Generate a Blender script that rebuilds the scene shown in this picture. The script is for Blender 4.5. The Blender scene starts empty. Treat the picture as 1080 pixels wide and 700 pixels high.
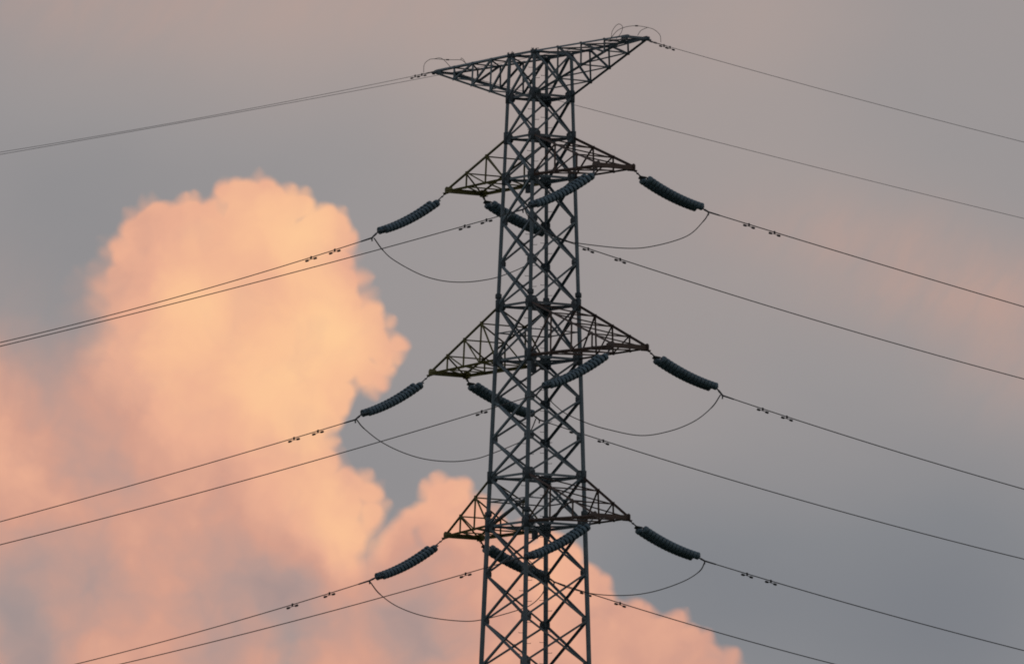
import bpy, math, random
from mathutils import Vector, Matrix

# ------------------------------------------------------------------ camera
S = bpy.context.scene
COL = S.collection
CAM = Vector((479.977, -321.041, 1.7))
FWD = Vector((-0.82708079, 0.55100488, 0.11104499))
RGT = Vector((0.55525726, 0.83162881, 0.00910513))
UPV = Vector((0.08733124, -0.06918922, 0.99377367))
cd = bpy.data.cameras.new('camera')
cam = bpy.data.objects.new('camera', cd); COL.objects.link(cam)
cd.sensor_width = 36.0
cd.lens = 15013.6 / 1080 * 36.0            # very long telephoto
cd.clip_start = 1.0; cd.clip_end = 60000.0
m = Matrix((RGT, UPV, -FWD)).transposed().to_4x4(); m.translation = CAM
cam.matrix_world = m
S.camera = cam

# ------------------------------------------------------------------ exposure
S.view_settings.view_transform = 'Standard'
S.view_settings.look = 'None'
S.view_settings.exposure = 0.0
S.view_settings.gamma = 1.0
S.view_settings.use_curve_mapping = False
S.render.engine = 'CYCLES'
S.cycles.filter_width = 1.85     # the long lens is a little soft

# ------------------------------------------------------------------ sky
def srgb(r, g, b):
    def f(c):
        c /= 255.0
        return c / 12.92 if c <= 0.04045 else ((c + 0.055) / 1.055) ** 2.4
    return (f(r), f(g), f(b), 1.0)

SUN_EL, SUN_AZ = math.radians(1.5), math.radians(60)
W = bpy.data.worlds.new("World"); S.world = W; W.use_nodes = True
T = W.node_tree; N = T.nodes; LK = T.links
for n in list(N): N.remove(n)

class V:
    """tiny wrapper so that node maths reads like maths"""
    def __init__(s, sock): s.s = sock
    def __add__(a, b): return mth('ADD', a, b)
    def __radd__(a, b): return mth('ADD', a, b)
    def __sub__(a, b): return mth('SUBTRACT', a, b)
    def __rsub__(a, b): return mth('SUBTRACT', b, a)
    def __mul__(a, b): return mth('MULTIPLY', a, b)
    def __rmul__(a, b): return mth('MULTIPLY', a, b)
def put(inp, x):
    if isinstance(x, V): LK.new(x.s, inp)
    else: inp.default_value = x
def mth(op, *a, clamp=False):
    n = N.new('ShaderNodeMath'); n.operation = op; n.use_clamp = clamp
    for i, x in enumerate(a): put(n.inputs[i], x)
    return V(n.outputs[0])
def vec(op, *a):
    n = N.new('ShaderNodeVectorMath'); n.operation = op
    for i, x in enumerate(a):
        if x is not None: put(n.inputs[i], x)
    return V(n.outputs[1] if op in ('LENGTH', 'DISTANCE', 'DOT_PRODUCT') else n.outputs[0])
def vscale(v, k):
    n = N.new('ShaderNodeVectorMath'); n.operation = 'SCALE'; put(n.inputs[0], v); put(n.inputs['Scale'], k)
    return V(n.outputs[0])
def noise(p, scale, detail, rough, off=(0, 0, 0), col=False, lac=2.0, dist=0.0):
    q = vec('ADD', p, off)
    n = N.new('ShaderNodeTexNoise'); n.noise_dimensions = '2D'
    put(n.inputs['Vector'], q)
    n.inputs['Scale'].default_value = scale; n.inputs['Detail'].default_value = detail
    n.inputs['Roughness'].default_value = rough; n.inputs['Lacunarity'].default_value = lac
    n.inputs['Distortion'].default_value = dist
    return V(n.outputs['Color' if col else 'Fac'])
def mix(f, a, b):
    n = N.new('ShaderNodeMix'); n.data_type = 'RGBA'
    put(n.inputs[0], f); put(n.inputs[6], a); put(n.inputs[7], b)
    return V(n.outputs[2])
def ramp(f, stops, interp='LINEAR'):
    n = N.new('ShaderNodeValToRGB'); n.color_ramp.interpolation = interp
    put(n.inputs[0], f)
    e = n.color_ramp.elements
    while len(e) > 1: e.remove(e[-1])
    e[0].position = stops[0][0]; e[0].color = stops[0][1]
    for p, c in stops[1:]:
        k = e.new(p); k.color = c
    return V(n.outputs[0])
def smooth(x, a, b):
    n = N.new('ShaderNodeMapRange'); n.interpolation_type = 'SMOOTHSTEP'
    put(n.inputs[0], x); put(n.inputs[1], a); put(n.inputs[2], b)
    n.inputs[3].default_value = 0; n.inputs[4].default_value = 1
    return V(n.outputs[0])
def field(p, items, start=0.0):
    """sum of soft bumps: (azimuth, elevation, radius az, radius el, amount) in degrees of sky"""
    acc = start
    for (a, e, ra, re, k) in items:
        q = vec('MULTIPLY', vec('SUBTRACT', p, (a, e, 0)), (1 / ra, 1 / re, 0))
        g = mth('EXPONENT', vec('DOT_PRODUCT', q, q) * -1.0)
        acc = mth('MULTIPLY_ADD', g, k, acc)
    return acc

tc = N.new('ShaderNodeTexCoord')
dirv = vec('NORMALIZE', V(tc.outputs['Generated']))
sp = N.new('ShaderNodeSeparateXYZ'); LK.new(dirv.s, sp.inputs[0])
dx, dy, dz = V(sp.outputs[0]), V(sp.outputs[1]), V(sp.outputs[2])
AZ0 = math.atan2(FWD.y, FWD.x)
# azimuth measured from AZ0 (the cloud bank's bearing), clockwise positive, and elevation, both in degrees
ca, sa = math.cos(AZ0), math.sin(AZ0)
az = mth('ARCTAN2', dx * sa - dy * ca, dx * ca + dy * sa) * (180 / math.pi * 0.9938)
el = mth('ARCSINE', dz) * (180 / math.pi)
cb = N.new('ShaderNodeCombineXYZ'); put(cb.inputs[0], az); put(cb.inputs[1], el)
P = V(cb.outputs[0])

CLOUD_A = [  # azimuth, elevation, radius (degrees)
    (-1.650, 6.456, 0.061),
    (-1.651, 6.526, 0.053),
    (-1.579, 6.577, 0.073),
    (-1.571, 6.675, 0.057),
    (-1.532, 6.734, 0.065),
    (-1.501, 6.788, 0.061),
    (-1.471, 6.827, 0.053),
    (-1.422, 6.811, 0.073),
    (-1.353, 6.839, 0.057),
    (-1.291, 6.839, 0.065),
    (-1.245, 6.834, 0.061),
    (-1.135, 6.819, 0.053),
    (-1.117, 6.917, 0.073),
    (-1.133, 6.919, 0.057),
    (-1.083, 6.914, 0.065),
    (-1.020, 6.926, 0.061),
    (-0.967, 6.915, 0.053),
    (-0.902, 6.871, 0.073),
    (-0.853, 6.868, 0.057),
    (-0.796, 6.813, 0.065),
    (-0.744, 6.813, 0.061),
    (-0.712, 6.795, 0.053),
    (-0.706, 6.734, 0.073),
    (-0.672, 6.665, 0.057),
    (-0.648, 6.580, 0.065),
    (-0.622, 6.490, 0.061),
    (-0.597, 6.408, 0.053),
    (-0.562, 6.203, 0.065),
    (-0.589, 6.172, 0.061),
    (-0.664, 6.121, 0.053),
    (-0.726, 6.077, 0.073),
    (-0.779, 6.005, 0.057),
    (-0.772, 5.911, 0.065),
    (-0.744, 5.834, 0.061),
    (-0.664, 5.790, 0.053),
    (-0.623, 5.740, 0.073),
    (-0.578, 5.710, 0.057),
    (-0.568, 5.651, 0.065),
    (-0.568, 5.603, 0.061),
    (-0.565, 6.362, 0.076),
    (-0.526, 6.294, 0.069),
    (-0.540, 6.210, 0.050),
    (-0.496, 6.390, 0.027),
    (-0.465, 6.310, 0.042),
    (-0.423, 6.310, 0.025),
    (-0.588, 6.427, 0.069),
    (-0.630, 6.369, 0.099),
    (-1.027, 6.766, 0.183),
    (-1.244, 6.698, 0.172),
    (-1.165, 6.791, 0.069),
    (-1.340, 6.781, 0.092),
    (-1.434, 6.647, 0.160),
    (-0.805, 6.673, 0.160),
    (-1.470, 6.474, 0.210),
    (-0.822, 6.482, 0.221),
    (-1.107, 6.402, 0.401),
    (-0.667, 6.274, 0.114),
    (-0.875, 6.138, 0.229),
    (-1.294, 6.095, 0.458),
    (-0.926, 5.889, 0.210),
    (-0.737, 5.662, 0.160),
    (-0.907, 5.527, 0.343),
    (-1.594, 5.710, 0.611),
    (-2.203, 5.702, 0.649),
    (-1.474, 5.177, 0.572),
    (-0.752, 5.338, 0.229),
    (-2.270, 5.015, 0.763)]
CLOUD_B = [  # azimuth, elevation, radius (degrees)
    (-0.399, 5.599, 0.057),
    (-0.315, 5.650, 0.065),
    (-0.301, 5.716, 0.053),
    (-0.270, 5.723, 0.069),
    (-0.240, 5.740, 0.057),
    (-0.221, 5.731, 0.065),
    (-0.191, 5.694, 0.053),
    (-0.142, 5.633, 0.069),
    (-0.061, 5.590, 0.057),
    (0.026, 5.539, 0.065),
    (0.137, 5.532, 0.053),
    (0.199, 5.488, 0.069),
    (0.248, 5.454, 0.057),
    (0.288, 5.392, 0.065),
    (0.346, 5.353, 0.053),
    (0.359, 5.280, 0.069),
    (0.441, 5.256, 0.057),
    (0.487, 5.241, 0.065),
    (0.528, 5.222, 0.053),
    (0.592, 5.169, 0.069),
    (0.658, 5.191, 0.057),
    (0.672, 5.182, 0.065),
    (0.710, 5.152, 0.053),
    (0.763, 5.094, 0.069),
    (0.831, 5.061, 0.057),
    (0.865, 5.048, 0.065),
    (0.909, 5.012, 0.053),
    (0.952, 4.944, 0.069),
    (-0.260, 5.618, 0.137),
    (-0.145, 5.535, 0.145),
    (0.085, 5.384, 0.172),
    (0.239, 5.271, 0.183),
    (0.012, 5.116, 0.420),
    (0.469, 5.082, 0.172),
    (0.697, 5.046, 0.153),
    (0.583, 5.083, 0.172),
    (0.850, 4.990, 0.107),
    (-0.371, 5.265, 0.267),
    (-0.521, 5.073, 0.343),
    (-0.479, 5.463, 0.114),
    (-0.430, 5.532, 0.084),
    (0.394, 4.929, 0.305)]
SOFT = [
    (-1.907, 6.316, 0.286, 0.229, 0.160),
    (-1.977, 5.858, 0.382, 0.343, 0.183),
    (-1.626, 5.176, 0.763, 0.420, 0.153),
    (-0.713, 5.186, 0.229, 0.153, 0.095),
    (-1.836, 6.737, 0.153, 0.229, 0.084),
    (-1.679, 6.434, 0.069, 0.095, 0.038),
    (-0.486, 5.379, 0.114, 0.153, 0.076)]
SHADE = [
    (-0.802, 6.406, 0.183, 0.183, 0.41),
    (-0.997, 6.823, 0.183, 0.183, 0.17),
    (-0.805, 6.749, 0.183, 0.183, 0.33),
    (-1.226, 6.783, 0.183, 0.183, 0.09),
    (-1.492, 6.741, 0.183, 0.183, 0.03),
    (-1.604, 6.511, 0.183, 0.183, -0.02),
    (-1.449, 6.284, 0.183, 0.183, 0.16),
    (-1.260, 6.477, 0.183, 0.183, 0.33),
    (-1.028, 6.174, 0.183, 0.183, 0.34),
    (-1.293, 6.019, 0.183, 0.183, 0.11),
    (-0.610, 6.293, 0.183, 0.183, 0.24),
    (-0.798, 6.024, 0.183, 0.183, 0.28),
    (-1.829, 6.165, 0.183, 0.183, -0.15),
    (-1.984, 6.430, 0.183, 0.183, -0.14),
    (-1.825, 5.898, 0.183, 0.183, -0.05),
    (-1.634, 5.824, 0.183, 0.183, -0.20),
    (-1.937, 5.725, 0.183, 0.183, 0.06),
    (-1.992, 5.533, 0.183, 0.183, -0.13),
    (-1.706, 5.518, 0.183, 0.183, -0.10),
    (-1.591, 5.405, 0.183, 0.183, -0.00),
    (-1.895, 5.382, 0.183, 0.183, -0.05),
    (-1.479, 5.635, 0.183, 0.183, -0.01),
    (-1.291, 5.790, 0.183, 0.183, -0.06),
    (-1.097, 5.563, 0.183, 0.183, -0.14),
    (-0.909, 5.794, 0.183, 0.183, 0.08),
    (-0.907, 5.565, 0.183, 0.183, 0.06),
    (-0.718, 5.682, 0.183, 0.183, 0.11),
    (-0.621, 5.587, 0.183, 0.183, 0.16),
    (-0.669, 5.415, 0.183, 0.183, 0.39),
    (-1.057, 5.335, 0.183, 0.183, -0.17),
    (-0.828, 5.261, 0.183, 0.183, -0.23),
    (-0.791, 5.414, 0.183, 0.183, -0.26),
    (-1.362, 5.408, 0.183, 0.183, -0.07),
    (-1.436, 5.178, 0.183, 0.183, -0.05),
    (-1.835, 5.192, 0.183, 0.183, 0.26),
    (-1.696, 5.297, 0.183, 0.183, -0.24),
    (-1.969, 5.248, 0.183, 0.183, -0.29),
    (-1.891, 5.058, 0.183, 0.183, -0.40),
    (-1.168, 5.105, 0.183, 0.183, -0.24),
    (-0.523, 5.264, 0.183, 0.183, -0.23),
    (-0.487, 5.455, 0.183, 0.183, -0.16),
    (-0.336, 5.647, 0.183, 0.183, 0.06),
    (-0.223, 5.725, 0.183, 0.183, 0.07),
    (-0.372, 5.418, 0.183, 0.183, -0.05),
    (-0.183, 5.534, 0.183, 0.183, -0.03),
    (-0.331, 5.113, 0.183, 0.183, -0.24),
    (-0.180, 5.267, 0.183, 0.183, -0.02),
    (0.009, 5.422, 0.183, 0.183, 0.02),
    (0.199, 5.461, 0.183, 0.183, 0.13),
    (0.011, 5.193, 0.183, 0.183, -0.03),
    (0.239, 5.233, 0.183, 0.183, 0.04),
    (0.352, 5.310, 0.183, 0.183, -0.09),
    (0.468, 5.120, 0.183, 0.183, -0.02),
    (0.697, 5.122, 0.183, 0.183, -0.05),
    (0.888, 5.029, 0.183, 0.183, -0.09),
    (0.241, 5.042, 0.183, 0.183, -0.03)]
THIN = [
    (-1.906, 6.278, 0.267, 0.191, -0.35),
    (-1.969, 5.210, 0.191, 0.229, -0.35),
    (-1.833, 6.508, 0.191, 0.191, -0.45)]
VEIL_FIELD = [
    (-2.000, 7.612, 0.496, 0.496, -0.04),
    (-1.692, 7.463, 0.496, 0.496, 0.13),
    (-0.929, 7.587, 0.496, 0.496, 0.27),
    (-0.165, 7.633, 0.496, 0.496, 0.24),
    (0.067, 7.406, 0.496, 0.496, 0.09),
    (0.983, 7.643, 0.496, 0.496, 0.22),
    (1.977, 7.648, 0.496, 0.496, 0.06),
    (-1.879, 7.118, 0.496, 0.496, 0.02),
    (-1.306, 7.125, 0.496, 0.496, -0.03),
    (-1.875, 6.813, 0.496, 0.496, -0.09),
    (-1.686, 6.930, 0.496, 0.496, -0.07),
    (-0.810, 7.169, 0.496, 0.496, -0.08),
    (-0.466, 7.211, 0.496, 0.496, -0.02),
    (-0.347, 6.754, 0.496, 0.496, 0.03),
    (-0.343, 6.372, 0.496, 0.496, 0.02),
    (-0.377, 5.952, 0.496, 0.496, 0.05),
    (-0.471, 5.799, 0.496, 0.496, -0.14),
    (0.413, 7.142, 0.496, 0.496, 0.04),
    (0.986, 7.261, 0.496, 0.496, -0.01),
    (1.596, 7.379, 0.496, 0.496, -0.05),
    (1.980, 7.038, 0.496, 0.496, 0.02),
    (0.609, 6.572, 0.496, 0.496, 0.06),
    (0.992, 6.384, 0.496, 0.496, -0.02),
    (1.376, 6.005, 0.496, 0.496, -0.02),
    (1.759, 5.740, 0.496, 0.496, -0.08),
    (1.989, 5.437, 0.496, 0.496, -0.14),
    (0.996, 5.811, 0.496, 0.496, 0.01),
    (0.614, 5.885, 0.496, 0.496, 0.07),
    (0.618, 5.427, 0.496, 0.496, -0.27),
    (1.190, 5.279, 0.496, 0.496, -0.20),
    (1.762, 5.092, 0.496, 0.496, -0.23),
    (0.460, 6.112, 0.496, 0.496, 0.01),
    (1.218, 6.843, 0.496, 0.496, 0.11),
    (-2.024, 6.544, 0.496, 0.496, 0.04),
    (-1.980, 6.087, 0.496, 0.496, -0.05),
    (1.985, 6.123, 0.496, 0.496, 0.06)]
PINK = [
    (1.811, 6.561, 0.496, 0.172, 0.34),
    (2.079, 6.295, 0.305, 0.229, 0.30),
    (-1.084, 7.719, 0.992, 0.229, 0.16),
    (-1.771, 7.653, 0.611, 0.191, 0.12),
    (0.600, 7.640, 1.145, 0.229, 0.06),
    (1.256, 6.824, 0.534, 0.153, 0.14),
    (-2.061, 6.429, 0.229, 0.229, 0.10),
    (1.486, 6.738, 0.420, 0.114, 0.14)]
CLOUD_RAMP = [(0.0, srgb(152, 138, 139)), (.22, srgb(180, 151, 144)), (.42, srgb(212, 159, 140)), (.58, srgb(234, 175, 147)), (.80, srgb(248, 192, 151)), (1.0, srgb(253, 202, 154))]
VEIL_RAMP = [(0.0, srgb(118, 122, 130)), (.25, srgb(132, 134, 139)), (.5, srgb(152, 148, 149)), (.8, srgb(170, 157, 153)), (1.0, srgb(180, 162, 155))]
CLOUD_EAST, CLOUD_TOP = 1.18, 7.11

# domain-warped sky position: billows at three sizes
w1 = vscale(vec('SUBTRACT', noise(P, 2.6, 2, .5, (3.1, 7.7, 0), True), (.5, .5, 0)), .14)
w2 = vscale(vec('SUBTRACT', noise(P, 8.0, 3, .5, (11.3, 2.9, 0), True), (.5, .5, 0)), .085)
w3 = vscale(vec('SUBTRACT', noise(P, 26.0, 2, .5, (5.3, 12.9, 0), True), (.5, .5, 0)), .024)
PW = vec('ADD', vec('ADD', P, w1), vscale(w2, .7))
PE = vec('ADD', P, vec('ADD', vscale(w2, .30), vscale(w3, .16)))
def lobes(p, scale, off):
    q = vec('ADD', p, off)
    n = N.new('ShaderNodeTexVoronoi'); n.voronoi_dimensions = '2D'; n.feature = 'SMOOTH_F1'
    put(n.inputs['Vector'], q); n.inputs['Scale'].default_value = scale; n.inputs['Smoothness'].default_value = .35
    return V(n.outputs['Distance'])

def blobs(p, items, k=.06):
    d = None
    for (a, e, r) in items:
        x = vec('DISTANCE', p, (a, e, 0)) - r
        d = x if d is None else mth('SMOOTH_MIN', d, x, k)
    return d
# towering cloud on the left, and the lower bank rising behind the tower
puff = (lobes(PE, 13.0, (4, 9, 0)) - .45) * .050
d1 = blobs(PE, CLOUD_A, .04) + puff
d2 = blobs(PE, CLOUD_B, .04) + puff
soft = field(P, SOFT, .026)
a1 = smooth(d1 * -1.0, soft * -1.0, soft)
soft2 = field(P, SOFT, .026)
a2 = smooth(d2 * -1.0, soft2 * -1.0, soft2)
fine = noise(PW, 11.0, 5, .6, (1.7, 4.2, 0))
mid = noise(PW, 4.0, 4, .55, (8.7, 1.2, 0))
shade = field(PW, SHADE, .50) + (mid - .5) * .13 + (fine - .5) * .035 + (lobes(PW, 6.0, (2, 5, 0)) - .45) * -.10 + (lobes(PW, 15.0, (7, 5, 0)) - .45) * -.035
cloud_col = ramp(shade, CLOUD_RAMP)
thin = field(PW, THIN, 1.0) + (mid - .5) * .3
alpha = mth('MULTIPLY', mth('MAXIMUM', a1, a2), mth('MINIMUM', mth('MAXIMUM', thin, 0.0), 1.0), clamp=True)

# veil of grey evening haze behind it, warmed in patches
veil = ramp(field(P, VEIL_FIELD, .5) + (noise(vec('MULTIPLY', P, (.6, 1.0, 0)), 1.6, 4, .55, (2, 9, 0)) - .5) * .10, VEIL_RAMP)
streak = noise(vec('ADD', vec('MULTIPLY', vec('ADD', P, vec('MULTIPLY', vec('CROSS_PRODUCT', P, (0, 0, 1)), (-.6, 0, 0))), (1.0, .4, 0)), w2), 6.0, 3, .6, (6, 1, 0))
pinkf = mth('MULTIPLY', field(P, PINK, 0.0), streak * 1.5 + .35, clamp=True)
veil = mix(pinkf, veil, srgb(200, 160, 145))
sky_col = mix(alpha, veil, cloud_col)

# away from the cloud bank the veil darkens towards the zenith; a faint clear-sky term is added on top
ns = N.new('ShaderNodeTexSky'); ns.sky_type = 'NISHITA'; ns.sun_disc = False
ns.sun_elevation = SUN_EL; ns.sun_rotation = SUN_AZ; ns.air_density = 1.5; ns.dust_density = 2.0
def bg(c, k=1.0):
    n = N.new('ShaderNodeBackground'); put(n.inputs[0], c); n.inputs[1].default_value = k
    return n
def mixsh(f, a, b):
    n = N.new('ShaderNodeMixShader'); put(n.inputs[0], f); LK.new(a.outputs[0], n.inputs[1]); LK.new(b.outputs[0], n.inputs[2])
    return n
up = smooth(el, 12.0, 70.0)
rest = mix(up * .75, srgb(150, 148, 150), srgb(104, 116, 134))
# the cloud maths only runs inside the patch of sky that holds the clouds
inc = mth('MULTIPLY', mth('LESS_THAN', az, CLOUD_EAST), mth('LESS_THAN', el, CLOUD_TOP))
near = smooth(mth('SQRT', az * az + (el - 6.4) * (el - 6.4)), 14.0, 7.0)
inner = mixsh(inc, bg(veil), bg(sky_col))
allsky = mixsh(near, bg(rest), inner)
b2 = bg(V(ns.outputs[0]), 0.004)
ad = N.new('ShaderNodeAddShader'); LK.new(allsky.outputs[0], ad.inputs[0]); LK.new(b2.outputs[0], ad.inputs[1])
W.cycles.sampling_method = 'MANUAL'; W.cycles.sample_map_resolution = 512
out = N.new('ShaderNodeOutputWorld'); LK.new(ad.outputs[0], out.inputs[0])

# ------------------------------------------------------------------ sun: on the horizon, almost gone
sd = bpy.data.lights.new('sun', 'SUN'); sd.energy = 0.06; sd.angle = math.radians(8); sd.color = (1.0, .62, .4)
sun = bpy.data.objects.new('sun', sd); COL.objects.link(sun)
sdir = Vector((math.sin(SUN_AZ) * math.cos(SUN_EL), math.cos(SUN_AZ) * math.cos(SUN_EL), math.sin(SUN_EL)))
sun.rotation_euler = sdir.to_track_quat('Z', 'Y').to_euler(); sun.location = (0, 0, 120)

# ------------------------------------------------------------------ materials
def mat(name, c1, c2, rough=.6, metal=0.0, scale=3.0, bump=0.0, spec=.5, vary=.10):
    M = bpy.data.materials.new(name); M.use_nodes = True
    t = M.node_tree; n = t.nodes; l = t.links
    b = n['Principled BSDF']
    g = n.new('ShaderNodeNewGeometry')
    no = n.new('ShaderNodeTexNoise'); no.inputs['Scale'].default_value = scale; no.inputs['Detail'].default_value = 5
    no.inputs['Roughness'].default_value = .65
    l.new(g.outputs['Position'], no.inputs['Vector'])
    r = n.new('ShaderNodeValToRGB'); r.color_ramp.elements[0].position = .35; r.color_ramp.elements[1].position = .65
    r.color_ramp.elements[0].color = (*c1, 1); r.color_ramp.elements[1].color = (*c2, 1)
    l.new(no.outputs['Fac'], r.inputs[0])
    oi = n.new('ShaderNodeObjectInfo'); mr = n.new('ShaderNodeMapRange'); l.new(oi.outputs['Random'], mr.inputs[0])
    mr.inputs[3].default_value = 1 - vary; mr.inputs[4].default_value = 1 + vary
    hs = n.new('ShaderNodeHueSaturation'); l.new(r.outputs[0], hs.inputs['Color']); l.new(mr.outputs[0], hs.inputs['Value'])
    l.new(hs.outputs[0], b.inputs['Base Color'])
    b.inputs['Roughness'].default_value = rough; b.inputs['Metallic'].default_value = metal
    b.inputs['Specular IOR Level'].default_value = spec
    if bump:
        bp = n.new('ShaderNodeBump'); bp.inputs['Strength'].default_value = bump
        l.new(no.outputs['Fac'], bp.inputs['Height']); l.new(bp.outputs[0], b.inputs['Normal'])
    return M
M_STEEL = mat('galvanised_steel', (.078, .118, .142), (.122, .168, .190), .5, 0.0, 2.0, vary=.28)
M_NODE = mat('weathered_steel_plate', (.035, .050, .060), (.068, .090, .104), .7, 0.0, 6.0)
M_OLIVE = mat('olive_paint', (.095, .088, .016), (.135, .122, .026), .6, 0.0, 3.0)
M_BROWN = mat('red_brown_paint', (.066, .044, .036), (.092, .056, .044), .6, 0.0, 3.0)
M_PORC = mat('slate_blue_porcelain', (.074, .124, .152), (.092, .145, .176), .35, 0.0, 8.0, 0, .4)
M_FIT = mat('forged_fittings', (.05, .055, .06), (.10, .11, .12), .5, .3, 10.0)
M_WIRE = mat('aluminium_conductor', (.030, .030, .032), (.05, .05, .052), .6, 0.0, 2.0)
M_GREY = mat('galvanised_strand', (.12, .115, .12), (.17, .165, .17), .6, 0.0, 2.0)
M_IRON = mat('damper_iron', (.022, .022, .024), (.04, .04, .042), .7, 0.0, 10.0)
M_SOIL = mat('dark_hillside', (.030, .040, .020), (.07, .075, .04), .95, 0.0, .02)

# ------------------------------------------------------------------ mesh helpers
class MB:
    def __init__(s): s.v = []; s.f = []; s.sm = []
    def add(s, vs, fs, smooth=False):
        o = len(s.v); s.v += [tuple(x) for x in vs]
        s.f += [tuple(i + o for i in f) for f in fs]; s.sm += [smooth] * len(fs)
    def tube(s, pts, r, n=10, cap=True):
        pts = [Vector(p) for p in pts]
        rs = r if isinstance(r, (list, tuple)) else [r] * len(pts)
        vs = []; prev = None
        for i, p in enumerate(pts):
            d = (pts[min(i + 1, len(pts) - 1)] - pts[max(i - 1, 0)]).normalized()
            if prev is None:
                a = Vector((0, 0, 1)) if abs(d.z) < .9 else Vector((1, 0, 0))
                e1 = d.cross(a).normalized()
            else:
                e1 = (prev - d * prev.dot(d)).normalized()
            prev = e1; e2 = d.cross(e1)
            for k in range(n):
                t = 2 * math.pi * k / n
                vs.append(p + (e1 * math.cos(t) + e2 * math.sin(t)) * rs[i])
        fs = []
        for i in range(len(pts) - 1):
            for k in range(n):
                a, b = i * n + k, i * n + (k + 1) % n
                fs.append((a, b, b + n, a + n))
        s.add(vs, fs, True)
        if cap:
            o = len(pts) - 1
            s.add(vs[:n][::-1], [tuple(range(n))]); s.add(vs[o * n:], [tuple(range(n))])
    def angle(s, p0, p1, w, out, th=.012, flip=False):
        """rolled L section from p0 to p1; heel towards 'out'"""
        p0, p1, out = Vector(p0), Vector(p1), Vector(out)
        d = (p1 - p0).normalized()
        a = (out - d * out.dot(d)).normalized()
        b = d.cross(a)
        if flip: b = -b
        # one leg lies in the face plane (along b), the other points inwards (-a)
        prof = [(0, 0), (0, w), (-th, w), (-th, th), (-w, th), (-w, 0)]
        vs = [p + a * x + b * (y - w * .35) for p in (p0, p1) for (x, y) in prof]
        fs = [(i, (i + 1) % 6, (i + 1) % 6 + 6, i + 6) for i in range(6)]
        fs += [(5, 4, 3, 0), (3, 2, 1, 0), (6, 9, 10, 11), (6, 7, 8, 9)]
        s.add(vs, fs)
    def box(s, c, e1, e2, e3):
        c, e1, e2, e3 = map(Vector, (c, e1, e2, e3))
        vs = [c + e1 * a + e2 * b + e3 * g for a in (-.5, .5) for b in (-.5, .5) for g in (-.5, .5)]
        s.add(vs, [(0, 1, 3, 2), (4, 6, 7, 5), (0, 4, 5, 1), (2, 3, 7, 6), (0, 2, 6, 4), (1, 5, 7, 3)])
    def poly(s, pts, n, th):
        pts = [Vector(p) for p in pts]; n = Vector(n).normalized() * th * .5; k = len(pts)
        vs = [p + n for p in pts] + [p - n for p in pts]
        s.add(vs, [tuple(range(k)), tuple(range(2 * k - 1, k - 1, -1))] + [(i + k, (i + 1) % k + k, (i + 1) % k, i) for i in range(k)])
    def lathe(s, prof, p0, d, n=16):
        p0 = Vector(p0); d = Vector(d).normalized()
        a = Vector((0, 0, 1)) if abs(d.z) < .9 else Vector((1, 0, 0))
        e1 = d.cross(a).normalized(); e2 = d.cross(e1)
        vs = [p0 + d * z + (e1 * math.cos(2 * math.pi * k / n) + e2 * math.sin(2 * math.pi * k / n)) * r for (z, r) in prof for k in range(n)]
        fs = [(i * n + k, i * n + (k + 1) % n, (i + 1) * n + (k + 1) % n, (i + 1) * n + k) for i in range(len(prof) - 1) for k in range(n)]
        s.add(vs, fs, True)
    def mesh(s, name, material):
        me = bpy.data.meshes.new(name); me.from_pydata(s.v, [], s.f); me.update()
        me.polygons.foreach_set('use_smooth', s.sm)
        me.materials.append(material)
        return me
    def build(s, name, material, parent=None, loc=None, label=None):
        o = bpy.data.objects.new(name, s.mesh(name, material)); COL.objects.link(o)
        if parent: o.parent = parent
        if loc is not None: o.location = loc
        if label: o['label'] = label
        return o
def empty(name, loc=(0, 0, 0), parent=None):
    o = bpy.data.objects.new(name, None); COL.objects.link(o); o.location = loc; o.empty_display_size = .3
    if parent: o.parent = parent
    return o
def tag(o, label, cat, group=None, kind=None):
    if label: o['label'] = label
    if cat: o['category'] = cat
    if group: o['group'] = group
    if kind: o['kind'] = kind
    return o
def inst(name, me, parent, mw):
    o = bpy.data.objects.new(name, me); COL.objects.link(o); o.parent = parent; o.matrix_local = mw
    return o
def smoothpath(pts, sub=6):
    """Catmull-Rom through the points"""
    P_ = [Vector(p) for p in pts]; P_ = [P_[0] * 2 - P_[1]] + P_ + [P_[-1] * 2 - P_[-2]]; o = []
    for i in range(1, len(P_) - 2):
        a, b, c, d = P_[i - 1:i + 3]
        for k in range(sub):
            t = k / sub
            o.append(.5 * ((2 * b) + (c - a) * t + (2 * a - 5 * b + 4 * c - d) * t * t + (3 * b - a - 3 * c + d) * t ** 3))
    o.append(P_[-2]); return o

# ------------------------------------------------------------------ ground (far below the frame)
BASE_Z = 22.0
def hz(x, y):
    r2 = x * x + y * y
    h = BASE_Z * math.exp(-r2 / (160.0 ** 2))
    rc = (x - CAM.x) ** 2 + (y - CAM.y) ** 2
    return h * (1 - math.exp(-rc / 8000.0)) + (0 if r2 < 900 else 1.2 * math.sin(x * .013) * math.cos(y * .017) * (1 - math.exp(-rc / 8000.0))) - 0.02
gm = MB(); vs = []; fs = []
rings = [0, 12, 25, 40, 60, 80, 105, 130, 160, 200, 250, 310, 380, 450, 520, 600, 750, 1000, 1500, 2500, 5000, 12000, 30000]; K = 72
for r_ in rings:
    for k in range(K):
        t = 2 * math.pi * k / K; vs.append((r_ * math.cos(t), r_ * math.sin(t), hz(r_ * math.cos(t), r_ * math.sin(t))))
for i in range(len(rings) - 1):
    for k in range(K):
        a, b = i * K + k, i * K + (k + 1) % K
        fs.append((a, b, b + K, a + K))
gm.add(vs, fs, True)
tag(gm.build('terrain', M_SOIL), 'dark grassy hillside under the transmission tower', None, kind='structure')

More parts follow.
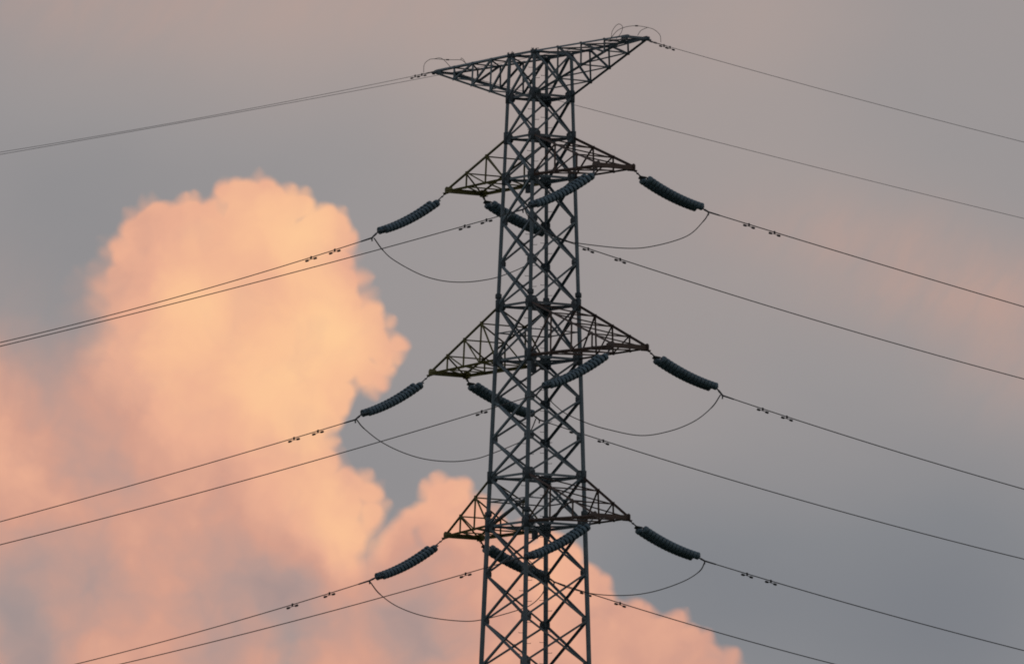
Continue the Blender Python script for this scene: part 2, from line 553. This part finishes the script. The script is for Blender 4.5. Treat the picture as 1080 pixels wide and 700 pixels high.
# ------------------------------------------------------------------ the tower
LV = [77.642, 75.882, 74.206, 72.527, 70.75, 69.05, 67.315, 65.094, 63.433, 61.85, 60.281, 58.30, 56.335, 54.412, 52.549,
      50.5, 48.2, 45.6, 42.6, 39.2, 35.2, 30.2, BASE_Z]
def hw(z):
    if z > 45: return 0.905 + (77.642 - z) * 0.02706
    return 0.905 + (77.642 - 45) * 0.02706 + (45 - z) * 0.062
SG = [(-1, -1), (1, -1), (1, 1), (-1, 1)]
def leg(i, z): w = hw(z); return Vector((SG[i][0] * w, SG[i][1] * w, z))
tower = empty('transmission_tower', (0, 0, BASE_Z))
tag(tower, 'tall grey steel lattice tower with olive left arms and rust brown right arms', 'pylon')
def tp(mb, name, m_, parent=None, label=None):
    """a part of the tower, its origin at the tower's foot"""
    mb.v = [(x, y, z - BASE_Z) for x, y, z in mb.v]
    return mb.build(name, m_, parent or tower, label=label)
def lr(z): return .072 if z > 72 else .080 if z > 65 else .088 if z > 57.5 else .098 if z > 45 else .12

legs = []
for i in range(4):
    b = MB(); zs = [77.66, 72.1, 67.62, 58.75, 45, BASE_Z - .3]
    for a, c in zip(zs, zs[1:]):
        b.tube([leg(i, a), leg(i, c)], lr((a + c) / 2), 14)
    legs.append(tp(b, 'leg', M_STEEL))
    # bolted pipe flanges
    for z in (67.71, 58.77, 45):
        f = MB(); p = leg(i, z); d = (leg(i, z + 1) - p).normalized(); r = lr(z - .5)
        f.lathe([(-.12, r + .003), (-.09, r * 1.35), (-.03, r * 1.72), (0.03, r * 1.72), (.09, r * 1.35), (.12, r + .003)], p, d, 16)
        if True:
            for k in range(8):
                t = math.pi * k / 4; q = p + Vector((math.cos(t), math.sin(t), 0)) * r * 1.5
                f.tube([q - d * .10, q + d * .10], .014, 6)
        tp(f, 'flange', M_NODE, legs[-1])
    # gusset plates, one pair per panel point
    for k, z in enumerate(LV[:-1]):
        g = MB(); p = leg(i, z); big = k in (1, 2, 3, 6, 7, 10, 11)
        hh = .50 if big else .36; ww = .30 if big else .22
        for ax in (0, 1):
            e = Vector((-SG[i][0], 0, 0)) if ax == 0 else Vector((0, -SG[i][1], 0))
            n_ = Vector((0, 1, 0)) if ax == 0 else Vector((1, 0, 0)); o = lr(z) * .8
            q = p + e * o
            pts = [q + Vector((0, 0, hh * .5)), q + e * ww * .55 + Vector((0, 0, hh * .5)), q + e * ww + Vector((0, 0, hh * .22)),
                   q + e * ww + Vector((0, 0, -hh * .22)), q + e * ww * .55 + Vector((0, 0, -hh * .5)), q + Vector((0, 0, -hh * .5))]
            if k == 0: pts = [pts[0] - Vector((0, 0, hh * .4)), pts[2] , pts[3], pts[4], pts[5]]
            g.poly(pts, n_, .016)
            for by in (-.3, 0, .3):      # bolt heads
                c_ = q + e * ww * .55 + Vector((0, 0, hh * by))
                g.tube([c_ - n_ * .03, c_ + n_ * .03], .016, 6)
        if big or k == 0:                # stiffening collar where the crossarms meet the leg
            g.lathe([(-hh * .5, lr(z) + .004), (-hh * .48, lr(z) * 1.35), (hh * .48, lr(z) * 1.35), (hh * .5, lr(z) + .004)] if k else
                    [(-.13, lr(z) + .004), (-.12, lr(z) * 1.45), (.04, lr(z) * 1.45), (.05, 0.0)], p, (0, 0, 1), 12)
            if k == 0:
                for q4 in range(4):
                    t = math.pi * q4 / 2 + .5; q = p + Vector((math.cos(t), math.sin(t), 0)) * .10 + Vector((0, 0, .03))
                    g.tube([q, q + Vector((0, 0, .07))], .02, 6)
        tp(g, 'gusset_plate', M_NODE, legs[-1])

# step bolts on the two climbing legs
for i in (1, 3):
    z = 52.0; k = 0
    while z < 77.2:
        b = MB(); p = leg(i, z)
        d = Vector((-SG[i][0], 0, 0)) if k % 2 else Vector((0, -SG[i][1], 0))
        d = Vector((.555, .832, 0)) * (1 if k % 2 else -1)
        b.tube([p + d * lr(z) * .8, p + d * (lr(z) + .15), p + d * (lr(z) + .152) + Vector((0, 0, .035))], .011, 5)
        tp(b, 'step_bolt', M_NODE, legs[i]); z += .43; k += 1

# X bracing, one cross per face and panel
FACES = [(0, 1, (0, -1, 0)), (1, 2, (1, 0, 0)), (2, 3, (0, 1, 0)), (3, 0, (-1, 0, 0))]
for k in range(len(LV) - 1):
    z0, z1 = LV[k], LV[k + 1]
    for (i, j, n_) in FACES:
        n_ = Vector(n_); b = MB(); w = .092 if k > 1 else .085
        if z0 < 45: w = .12
        A0, A1, B0, B1 = leg(i, z0), leg(i, z1), leg(j, z0), leg(j, z1)
        def inset(p, q, o): d = (q - p).normalized(); return p + d * .09 + n_ * o, q - d * .09 + n_ * o
        p, q = inset(A0, B1, .012); b.angle(p, q, w, n_)
        p, q = inset(B0, A1, .030); b.angle(p, q, w * .95, n_)
        c = (A0 + B1) * .5; t = (A0 - B0).length / ((A0 - B0).length + (A1 - B1).length)
        c = A0 + (B1 - A0) * t
        b.box(c + n_ * .004, n_ * .03, n_.cross(Vector((0, 0, 1))) * .15, (0, 0, .15))
        b.tube([c - n_ * .04, c + n_ * .05], .022, 6)
        tp(b, 'cross_brace', M_STEEL)

# horizontal frames at the crossarm levels
for k in (0, 1, 2, 3, 6, 7, 10, 11, 17, 20):
    z = LV[k]; b = MB()
    for (i, j, n_) in FACES:
        p, q = leg(i, z), leg(j, z); d = (q - p).normalized(); n_ = Vector(n_)
        b.angle(p + d * .1 - n_ * .02, q - d * .1 - n_ * .02, .10, n_)
    for (i, j, dz_) in ((0, 2, -.02), (1, 3, -.055)):
        p, q = leg(i, z), leg(j, z); d = (q - p).normalized()
        b.angle(p + d * .12 + Vector((0, 0, dz_)), q - d * .12 + Vector((0, 0, dz_)), .075, (0, 0, 1), .01)
    tp(b, 'horizontal_frame', M_STEEL)
# thin horizontal ties half way up the tall crossarm panels
for (ka, kb) in ((6, 7), (10, 11)):
    z = (LV[ka] + LV[kb]) * .5; b = MB()
    for (i, j, n_) in FACES:
        p, q = leg(i, z), leg(j, z); d = (q - p).normalized(); n_ = Vector(n_)
        b.angle(p + d * .07 - n_ * .04, q - d * .07 - n_ * .04, .05, n_, .008)
    tp(b, 'horizontal_tie', M_STEEL)

# crossarms ---------------------------------------------------------------
ARMS = [  # half length, end width, top level, bottom level, tip height, panels
    (7.05, .99, 0, 1, 77.60, 4), (5.567, 1.73, 2, 3, 72.504, 3), (6.675, 1.70, 6, 7, 65.068, 4), (5.481, 1.64, 10, 11, 58.257, 3)]
def crossarm(s, spec, m_, label):
    L, B, kt, kb, zt, np_ = spec; top = (kt == 0)
    root = empty('crossarm', (0, 0, 0), tower); root['label'] = label
    chords = {}
    for sy in (-1, 1):
        wt, wb = hw(LV[kt]), hw(LV[kb])
        T0, B0 = Vector((s * wt, sy * wt, LV[kt])), Vector((s * wb, sy * wb, LV[kb]))
        E = Vector((s * L, sy * B / 2, zt))
        Et = E + Vector((0, 0, .06)); Eb = E - Vector((0, 0, .05))
        c = MB(); c.angle(T0 + (E - T0).normalized() * .08, Et, .085 if top else .08, (0, sy, .6)); tp(c, 'chord', m_, root)
        c = MB(); c.angle(B0 + (E - B0).normalized() * .08, Eb, .10, (0, sy, -.6)); tp(c, 'chord', m_, root)
        chords[sy] = (T0, B0, Et, Eb)
    # web members: posts, diagonals, cross ties and plan bracing
    fr = [k / np_ for k in range(np_ + 1)]
    n_ = lambda sy: Vector((0, sy, 0))
    for sy in (-1, 1):
        T0, B0, Et, Eb = chords[sy]; tn = [T0.lerp(Et, f) for f in fr]; bn = [B0.lerp(Eb, f) for f in fr]
        w = MB()
        for k in range(1, np_):
            w.angle(tn[k], bn[k], .055, n_(sy), .008)
            if top: w.angle(tn[k - 1], bn[k], .075, n_(sy), .009)
            else: w.angle(tn[k], bn[k - 1] + Vector((0, 0, .03)), .045 if k > 1 else .055, n_(sy), .007)
        # gusset dots at the nodes
        for k in range(1, np_):
            for q in (tn[k], bn[k]): w.box(q + n_(sy) * .006, (.13, 0, 0), (0, .012, 0), (0, 0, .09))
        tp(w, 'side_web', m_, root)
    for (which, nm) in ((0, 'upper_lacing'), (1, 'lower_lacing')):
        w = MB(); a0, a1 = chords[-1][which], chords[-1][which + 2]; b0, b1 = chords[1][which], chords[1][which + 2]
        an = [a0.lerp(a1, f) for f in fr]; bn = [b0.lerp(b1, f) for f in fr]; up_ = (0, 0, 1 if which == 0 else -1)
        dz_ = Vector((0, 0, -.02 if which == 0 else .02))
        for k in range(1, np_):
            w.angle(an[k] + dz_, bn[k] + dz_, .05, up_, .007)
        for k in range(0, np_):
            if which == 1:
                w.angle(an[k] + dz_ * 2, bn[k + 1] + dz_ * 2, .05, up_, .007)
            else:
                w.angle(an[k] + dz_ * 2, bn[k + 1] + dz_ * 2, .05, up_, .007)
        tp(w, nm, m_, root)
    # end beam with its two corner plates
    e = MB(); hB = B / 2; kz = .5 if top else 1.0
    e.box((s * L, 0, zt), (.012, 0, 0), (0, B, 0), (0, 0, .17 * kz))
    e.box((s * (L - .045), 0, zt + .085 * kz), (.10, 0, 0), (0, B, 0), (0, 0, .014))
    e.box((s * (L - .045), 0, zt - .085 * kz), (.10, 0, 0), (0, B, 0), (0, 0, .014))
    tp(e, 'end_beam', m_, root)
    for sy in (-1, 1):
        e = MB(); y = sy * hB; out = .12 if not top else .14
        e.poly([(s * (L - .42), y, zt + .09), (s * (L + .02), y, zt + .17 * kz), (s * (L + out), y, zt + .10 * kz), (s * (L + out), y, zt - .12 * kz),
                (s * (L + .02), y, zt - .14 * kz), (s * (L - .42), y, zt - .10)], (0, 1, 0), .03)
        e.box((s * (L - .1), y + sy * .07, zt - .11 * kz), (.28, 0, 0), (0, .20, 0), (0, 0, .02))
        e.box((s * L, y + sy * .10, zt - .13 * kz), (.03, 0, 0), (0, .12, 0), (0, 0, .09))
        tp(e, 'tip_plate', m_, root)
    return root
for s in (-1, 1):
    crossarm(s, ARMS[0], M_STEEL, 'grey top crossarm carrying the earth wires')
    for spec in ARMS[1:]:
        crossarm(s, spec, M_OLIVE if s < 0 else M_BROWN, 'olive painted lattice crossarm' if s < 0 else 'rusty brown lattice crossarm')
# little grounding posts standing on the top crossarm ends
# small boxes hanging under the arm levels inside the body
for (x, y, z) in ((-.35, -.30, 72.10), (-.10, -.15, 64.72), (-.25, .10, 57.93), (.25, .35, 57.90)):
    b = MB(); b.box((x, y, z), (.26, 0, 0), (0, .14, 0), (0, 0, .30)); b.box((x, y, z + .17), (.30, 0, 0), (0, .18, 0), (0, 0, .03))
    b.tube([(x, y, z + .18), (x, y, z + .50)], .02, 6); b.box((x, y - .075, z), (.2, 0, 0), (0, .012, 0), (0, 0, .24))
    tp(b, 'counter_box', M_NODE)

# ------------------------------------------------------------------ insulators
def disc_mesh():
    b = MB()
    b.lathe([(-.098, .0), (-.098, .050), (-.082, .055), (-.078, .105), (-.068, .140), (-.050, .148), (.040, .158), (.066, .157), (.062, .130),
             (.068, .115), (.052, .100), (.068, .080), (.052, .060), (.075, .03), (.098, .022), (.098, 0)], (0, 0, 0), (0, 0, 1), 20)
    return b.mesh('insulator_disc', M_PORC)
DISC = disc_mesh()
NAMES = {0: 'upper', 1: 'middle', 2: 'lower'}
TERM = {}     # where each conductor leaves its clamp
def string(side, lev, dy):
    L, B, kt, kb, zt, _ = ARMS[lev + 1]
    X = side * L; o = Vector((X, dy * (B / 2 + .06), zt - .13))
    if dy < 0: y0, z0, y1, z1, sag = -1.44, zt - .54, -4.02, zt - 1.87, .13
    else: y0, z0, y1, z1, sag = 1.40, zt - .43, 4.10, zt - 1.38, .11
    if side * dy < 0: y0 -= dy * .16; z0 += .05
    root = empty('insulator_string', o)
    arm = ('olive' if side < 0 else 'brown')
    tag(root, 'twin slate blue insulator string hanging %s from the %s %s arm' % ('down to the left' if dy < 0 else 'down to the right', NAMES[lev], arm),
        'insulator', 'insulator strings on the crossarms')
    lab = root['label']
    P0, P1 = Vector((X, y0, z0)), Vector((X, y1, z1)); D = (P1 - P0).normalized()
    t0 = (P1 - P0) + Vector((0, 0, -4 * sag)); t0.normalize(); t1 = (P1 - P0) + Vector((0, 0, 4 * sag)); t1.normalize()
    def pos(t, sx): return P0.lerp(P1, t) + Vector((sx, 0, -4 * sag * t * (1 - t)))
    loc = lambda p: Vector(p) - o
    # link from the arm to the first yoke
    y0c = P0 - t0 * .17; y1c = P1 + t1 * .12
    b = MB(); b.tube([loc(o), loc(o.lerp(y0c, .45))], .02, 8); b.tube([loc(o.lerp(y0c, .40) + Vector((.03, 0, 0))), loc(y0c + Vector((.03, 0, 0)))], .016, 8)
    b.tube([loc(o.lerp(y0c, .40) - Vector((.03, 0, 0))), loc(y0c - Vector((.03, 0, 0)))], .016, 8)
    b.lathe([(-.05, 0), (-.04, .035), (.04, .035), (.05, 0)], loc(o.lerp(y0c, .42)), (1, 0, 0), 8)
    b.build('link', M_FIT, root)
    for (c, t, sgn) in ((y0c, t0, 1), (y1c, t1, -1)):
        nn = Vector((1, 0, 0)).cross(t).normalized(); a = t * sgn
        b = MB(); b.poly([loc(c - a * .07 + Vector((.05, 0, 0))), loc(c + a * .05 + Vector((.29, 0, 0))), loc(c + a * .12 + Vector((.29, 0, 0))),
                          loc(c + a * .12 - Vector((.29, 0, 0))), loc(c + a * .05 - Vector((.29, 0, 0))), loc(c - a * .07 - Vector((.05, 0, 0)))], nn, .025)
        for sx in (-.245, .245): b.tube([loc(c + a * .06 + Vector((sx, 0, 0))), loc(c + a * .17 + Vector((sx, 0, 0)))], .022, 8)
        b.build('yoke_plate', M_FIT, root)
    # the two strands
    for sx in (-.245, .245):
        path = [pos(k / 12, sx) for k in range(13)]
        b = MB(); b.tube([loc(p) for p in path], .016, 6)
        st = b.build('strand', M_FIT, root)
        n = 16
        for k in range(n):
            t = (k + .5) / n; p = pos(t, sx); tg = (pos(t + .01, sx) - pos(t - .01, sx)).normalized()
            q = tg.to_track_quat('Z', 'X').to_matrix().to_4x4(); q.translation = loc(p)
            inst('insulator_disc', DISC, st, q @ Matrix.Scale(1.0, 4))
    # dead-end clamp
    end = WIRES[(side, lev, dy)][0]
    E = Vector((X, dy * end[0], end[1]))
    b = MB(); c0 = y1c + t1 * .05
    b.tube([loc(c0), loc(c0 + (E - c0) * .5)], .03, 8); b.tube([loc(c0 + (E - c0) * .35), loc(E)], [.045, .035], 8)
    wd = Vector((0, dy, WIRES[(side, lev, dy)][1])).normalized()
    b.tube([loc(E - wd * .05), loc(E + wd * .55)], [.036, .030], 8)
    b.tube([loc(E), loc(E + Vector((0, -dy * .02, -.14)))], .03, 8)
    b.build('dead_end_clamp', M_FIT, root)
    return root

# conductors: start (|y|, z), slope, sag curvature
WIRES = {   # (side, level, direction): ((start |y|, start z), slope, sag, damper distances)
    (-1, 0, -1): ((4.52, 70.281), -0.3514, 0.00226, (1.80, 2.95, )),
    (1, 0, -1): ((4.52, 70.396), -0.3138, 0.00080, (1.75, 2.80, )),
    (-1, 1, -1): ((4.52, 62.887), -0.3234, 0.00086, (1.81, 2.97, )),
    (1, 1, -1): ((4.52, 62.803), -0.3282, 0.00105, (2.63, )),
    (-1, 2, -1): ((4.52, 56.179), -0.3302, 0.00219, (1.94, 3.73, )),
    (1, 2, -1): ((4.52, 56.289), -0.3109, 0.00145, (2.54, )),
    (1, 0, 1): ((4.58, 70.968), -0.1808, 0.00040, (2.00, 3.27, )),
    (-1, 0, 1): ((4.58, 70.949), -0.2070, 0.00122, (1.61, 3.21, )),
    (1, 1, 1): ((4.58, 63.371), -0.2112, 0.00143, (1.98, 3.18, )),
    (-1, 1, 1): ((4.58, 63.481), -0.2084, 0.00143, (1.78, 3.19, )),
    (1, 2, 1): ((4.58, 56.725), -0.1940, 0.00143, (2.09, 3.27, )),
    (-1, 2, 1): ((4.58, 56.671), -0.2140, 0.00214, (1.57, 3.29, )),
}
EARTH = {
    (-1, -1): ((0.55, 77.617), -0.2583, 0.00105),
    (1, -1): ((0.55, 77.517), -0.2480, 0.00040),
    (1, 1): ((0.55, 77.504), -0.1581, 0.00080),
    (-1, 1): ((0.55, 77.626), -0.1459, 0.00040),
}
JUMPERS = {   # (y, z below the arm)
    (-1, 0): [(-4.41, -2.22), (-3.99, -2.67), (-3.42, -3.06), (-2.18, -3.54), (-1.13, -3.73), (-0.09, -3.73), (0.95, -3.58), (1.94, -3.31), (3.25, -2.72), (3.90, -2.04), (4.13, -1.55)],
    (1, 0): [(-4.31, -1.98), (-4.40, -2.10), (-4.32, -2.29), (-4.14, -2.43), (-3.79, -2.70), (-3.19, -3.00), (-2.47, -3.19), (-1.85, -3.28), (0.43, -3.32), (1.87, -3.13), (3.51, -2.60), (4.33, -1.92), (4.59, -1.56)],
    (-1, 1): [(-4.44, -2.18), (-4.10, -2.50), (-3.25, -3.00), (-2.19, -3.37), (-1.06, -3.58), (0.18, -3.60), (1.19, -3.46), (2.10, -3.19), (3.90, -2.43), (4.20, -1.97), (4.39, -1.56)],
    (1, 1): [(-4.05, -2.09), (-4.00, -2.27), (-3.86, -2.45), (-3.55, -2.68), (-3.09, -2.94), (-2.16, -3.23), (-1.08, -3.44), (0.56, -3.59), (2.01, -3.31), (3.22, -2.82), (4.06, -2.20), (4.47, -1.68)],
    (-1, 2): [(-4.50, -2.11), (-4.01, -2.59), (-3.12, -3.06), (-1.77, -3.38), (-0.09, -3.47), (1.04, -3.35), (2.81, -2.85), (3.53, -2.54), (4.04, -2.04), (4.18, -1.52)],
    (1, 2): [(-4.10, -1.80), (-4.07, -1.97), (-3.90, -2.11), (-3.50, -2.42), (-2.52, -2.91), (-1.04, -3.18), (0.62, -3.17), (2.06, -2.93), (3.50, -2.44), (4.32, -1.97), (4.59, -1.56)],
}
LOOPS = [
    ('earth_wire_loop', 'thin looped slack wires arching above the right tip of the top crossarm', [[(7.05, 1.15, 77.49), (7.00, 1.13, 77.80), (6.95, 0.88, 78.00), (6.90, 0.59, 78.07), (6.80, 0.12, 78.11), (6.75, -0.33, 78.04), (6.70, -0.71, 77.88), (6.70, -0.98, 77.62), (6.70, -1.10, 77.46)], [(6.70, -1.05, 77.50), (6.70, -1.01, 77.78), (6.70, -0.85, 78.02), (6.70, -0.67, 78.13), (6.70, -0.50, 78.03), (6.70, -0.57, 77.77), (6.70, -0.80, 77.52)], [(6.90, 0.11, 77.71), (6.90, 0.27, 77.92), (6.90, 0.59, 78.07)]]),
    ('earth_wire_loop', 'thin looped slack wires arching above the left tip of the top crossarm', [[(-7.05, -1.08, 77.53), (-7.05, -1.05, 77.88), (-7.00, -0.85, 78.08), (-7.00, -0.58, 78.14), (-6.90, -0.00, 78.14), (-6.80, 0.57, 78.17), (-6.70, 0.66, 78.10), (-6.60, 0.77, 77.98), (-6.60, 0.88, 77.87)], [(-7.00, -0.60, 78.14), (-7.00, -0.32, 78.20), (-7.00, -0.10, 78.12), (-7.00, 0.17, 77.90), (-7.00, 0.30, 77.79)], [(-6.80, 0.59, 78.16), (-6.80, 0.61, 78.25), (-6.80, 0.73, 78.18), (-6.70, 0.80, 77.98)]])
]

def damper(name_label, X, y, z, slope, dy, sc=1.0):
    root = empty('vibration_damper', (X, y, z))
    tag(root, name_label, 'damper', 'vibration dampers on the wires')
    d = Vector((0, dy, slope)).normalized(); dn = Vector((0, 0, -1))
    b = MB(); b.box(dn * .03 * sc, d * .055 * sc, (.05 * sc, 0, 0), dn * .11 * sc); b.tube([dn * -.025 * sc - d * .03 * sc, dn * -.025 * sc + d * .03 * sc], .03 * sc, 8)
    b.build('clamp', M_IRON, root)
    dm = (d + dn * .0).normalized()
    c = dn * .072 * sc
    b = MB(); b.tube(smoothpath([c - dm * .20 * sc + dn * .02 * sc, c, c + dm * .20 * sc + dn * .02 * sc], 4), .013 * sc, 6); b.build('messenger_cable', M_IRON, root)
    for q in (-1, 1):
        p = c + dm * q * .21 * sc + dn * .018 * sc
        b = MB(); b.lathe([(-.075 * sc, 0), (-.07 * sc, .040 * sc), (.03 * sc, .047 * sc), (.07 * sc, .038 * sc), (.08 * sc, 0)], p, dm * q, 10)
        b.build('weight', M_IRON, root)
    return root

ORD = {0: 'first', 1: 'second'}
for (side, lev, dy), (st, sl, cv, damps) in WIRES.items():
    string(side, lev, dy)
    L = ARMS[lev + 1][0]; X = side * L
    arm = 'olive' if side < 0 else 'brown'; dirn = 'left' if dy < 0 else 'right'
    n = 90; span = 160.0; pts = []
    for k in range(n + 1):
        t = span * (k / n) ** 1.5
        pts.append((X, dy * (st[0] + t), st[1] + sl * t + cv * t * t))
    o0 = Vector(pts[0]); b = MB()
    b.tube([Vector(p) - o0 for p in pts], .0205, 6)
    c = b.build('conductor_wire', M_WIRE, loc=o0)
    tag(c, 'dark conductor wire running %s from the insulator string of the %s %s arm' % (dirn, NAMES[lev], arm), 'power line', 'conductors strung to the tower')
    for q, t in enumerate(damps):
        damper('%s damper from the insulator on the wire running %s from the %s %s arm' % (ORD[q], dirn, NAMES[lev], arm),
               X, dy * (st[0] + t), st[1] + sl * t + cv * t * t, sl + 2 * cv * t, dy)

# jumper loops slung under the arms
for (side, lev), pts in JUMPERS.items():
    L, B, kt, kb, zt, _ = ARMS[lev + 1]; X = side * L
    P_ = [Vector((X, y, zt + z)) for (y, z) in pts]; o0 = P_[0]
    b = MB(); path = smoothpath([p - o0 for p in P_], 7)
    rr = [.026 if (k < 8 or k > len(path) - 9) else .0195 for k in range(len(path))]
    b.tube(path, rr, 7)
    tag(b.build('jumper_wire', M_WIRE, loc=o0), 'slack jumper loop sagging below the %s %s crossarm' % (NAMES[lev], 'olive' if side < 0 else 'brown'), 'jumper cable', 'jumper loops')

# earth wires at the very top
for (side, dy), (st, sl, cv) in EARTH.items():
    X = side * ARMS[0][0]; pts = []
    for k in range(71):
        t = 160.0 * (k / 70) ** 1.5; pts.append((X, dy * (st[0] + t), st[1] + sl * t + cv * t * t))
    o0 = Vector(pts[0]); b = MB(); b.tube([Vector(p) - o0 for p in pts], .0105, 6)
    # preformed grip and shackle links at the arm
    wd = Vector((0, dy, sl)).normalized()
    b.tube([wd * .05, wd * .9], [.024, .016], 6)
    for q in (.12, .32): b.box(wd * q, wd * .14, (.05, 0, 0), (0, 0, .06))
    c = b.build('earth_wire', M_GREY, loc=o0)
    tag(c, 'thin earth wire running %s from the %s end of the top crossarm' % ('left' if dy < 0 else 'right', 'left' if side < 0 else 'right'), 'power line', 'earth wires at the top')
    if side * dy > 0:
        for q, t in enumerate((.75, 1.05) if side > 0 else (.62, .95)):
            damper('small damper, %s one on the earth wire just %s of the top crossarm' % (ORD[q], 'left' if dy < 0 else 'right'), X, dy * (st[0] + t), st[1] + sl * t, sl, dy, .8)
for (nm, lab, paths) in LOOPS:
    o0 = Vector(paths[0][0]); b = MB()
    for pth in paths: b.tube([p - o0 for p in smoothpath(pth, 6)], .0115, 6)
    for pth in paths[:1]:
        mp = smoothpath(pth, 6); q = mp[len(mp) // 2] - o0; d = (mp[len(mp) // 2 + 1] - mp[len(mp) // 2 - 1]).normalized()
        b.tube([q - d * .06, q + d * .06], .03, 6)
    tag(b.build(nm, M_WIRE, loc=o0), lab, 'cable loop', 'slack loops on the top crossarm')
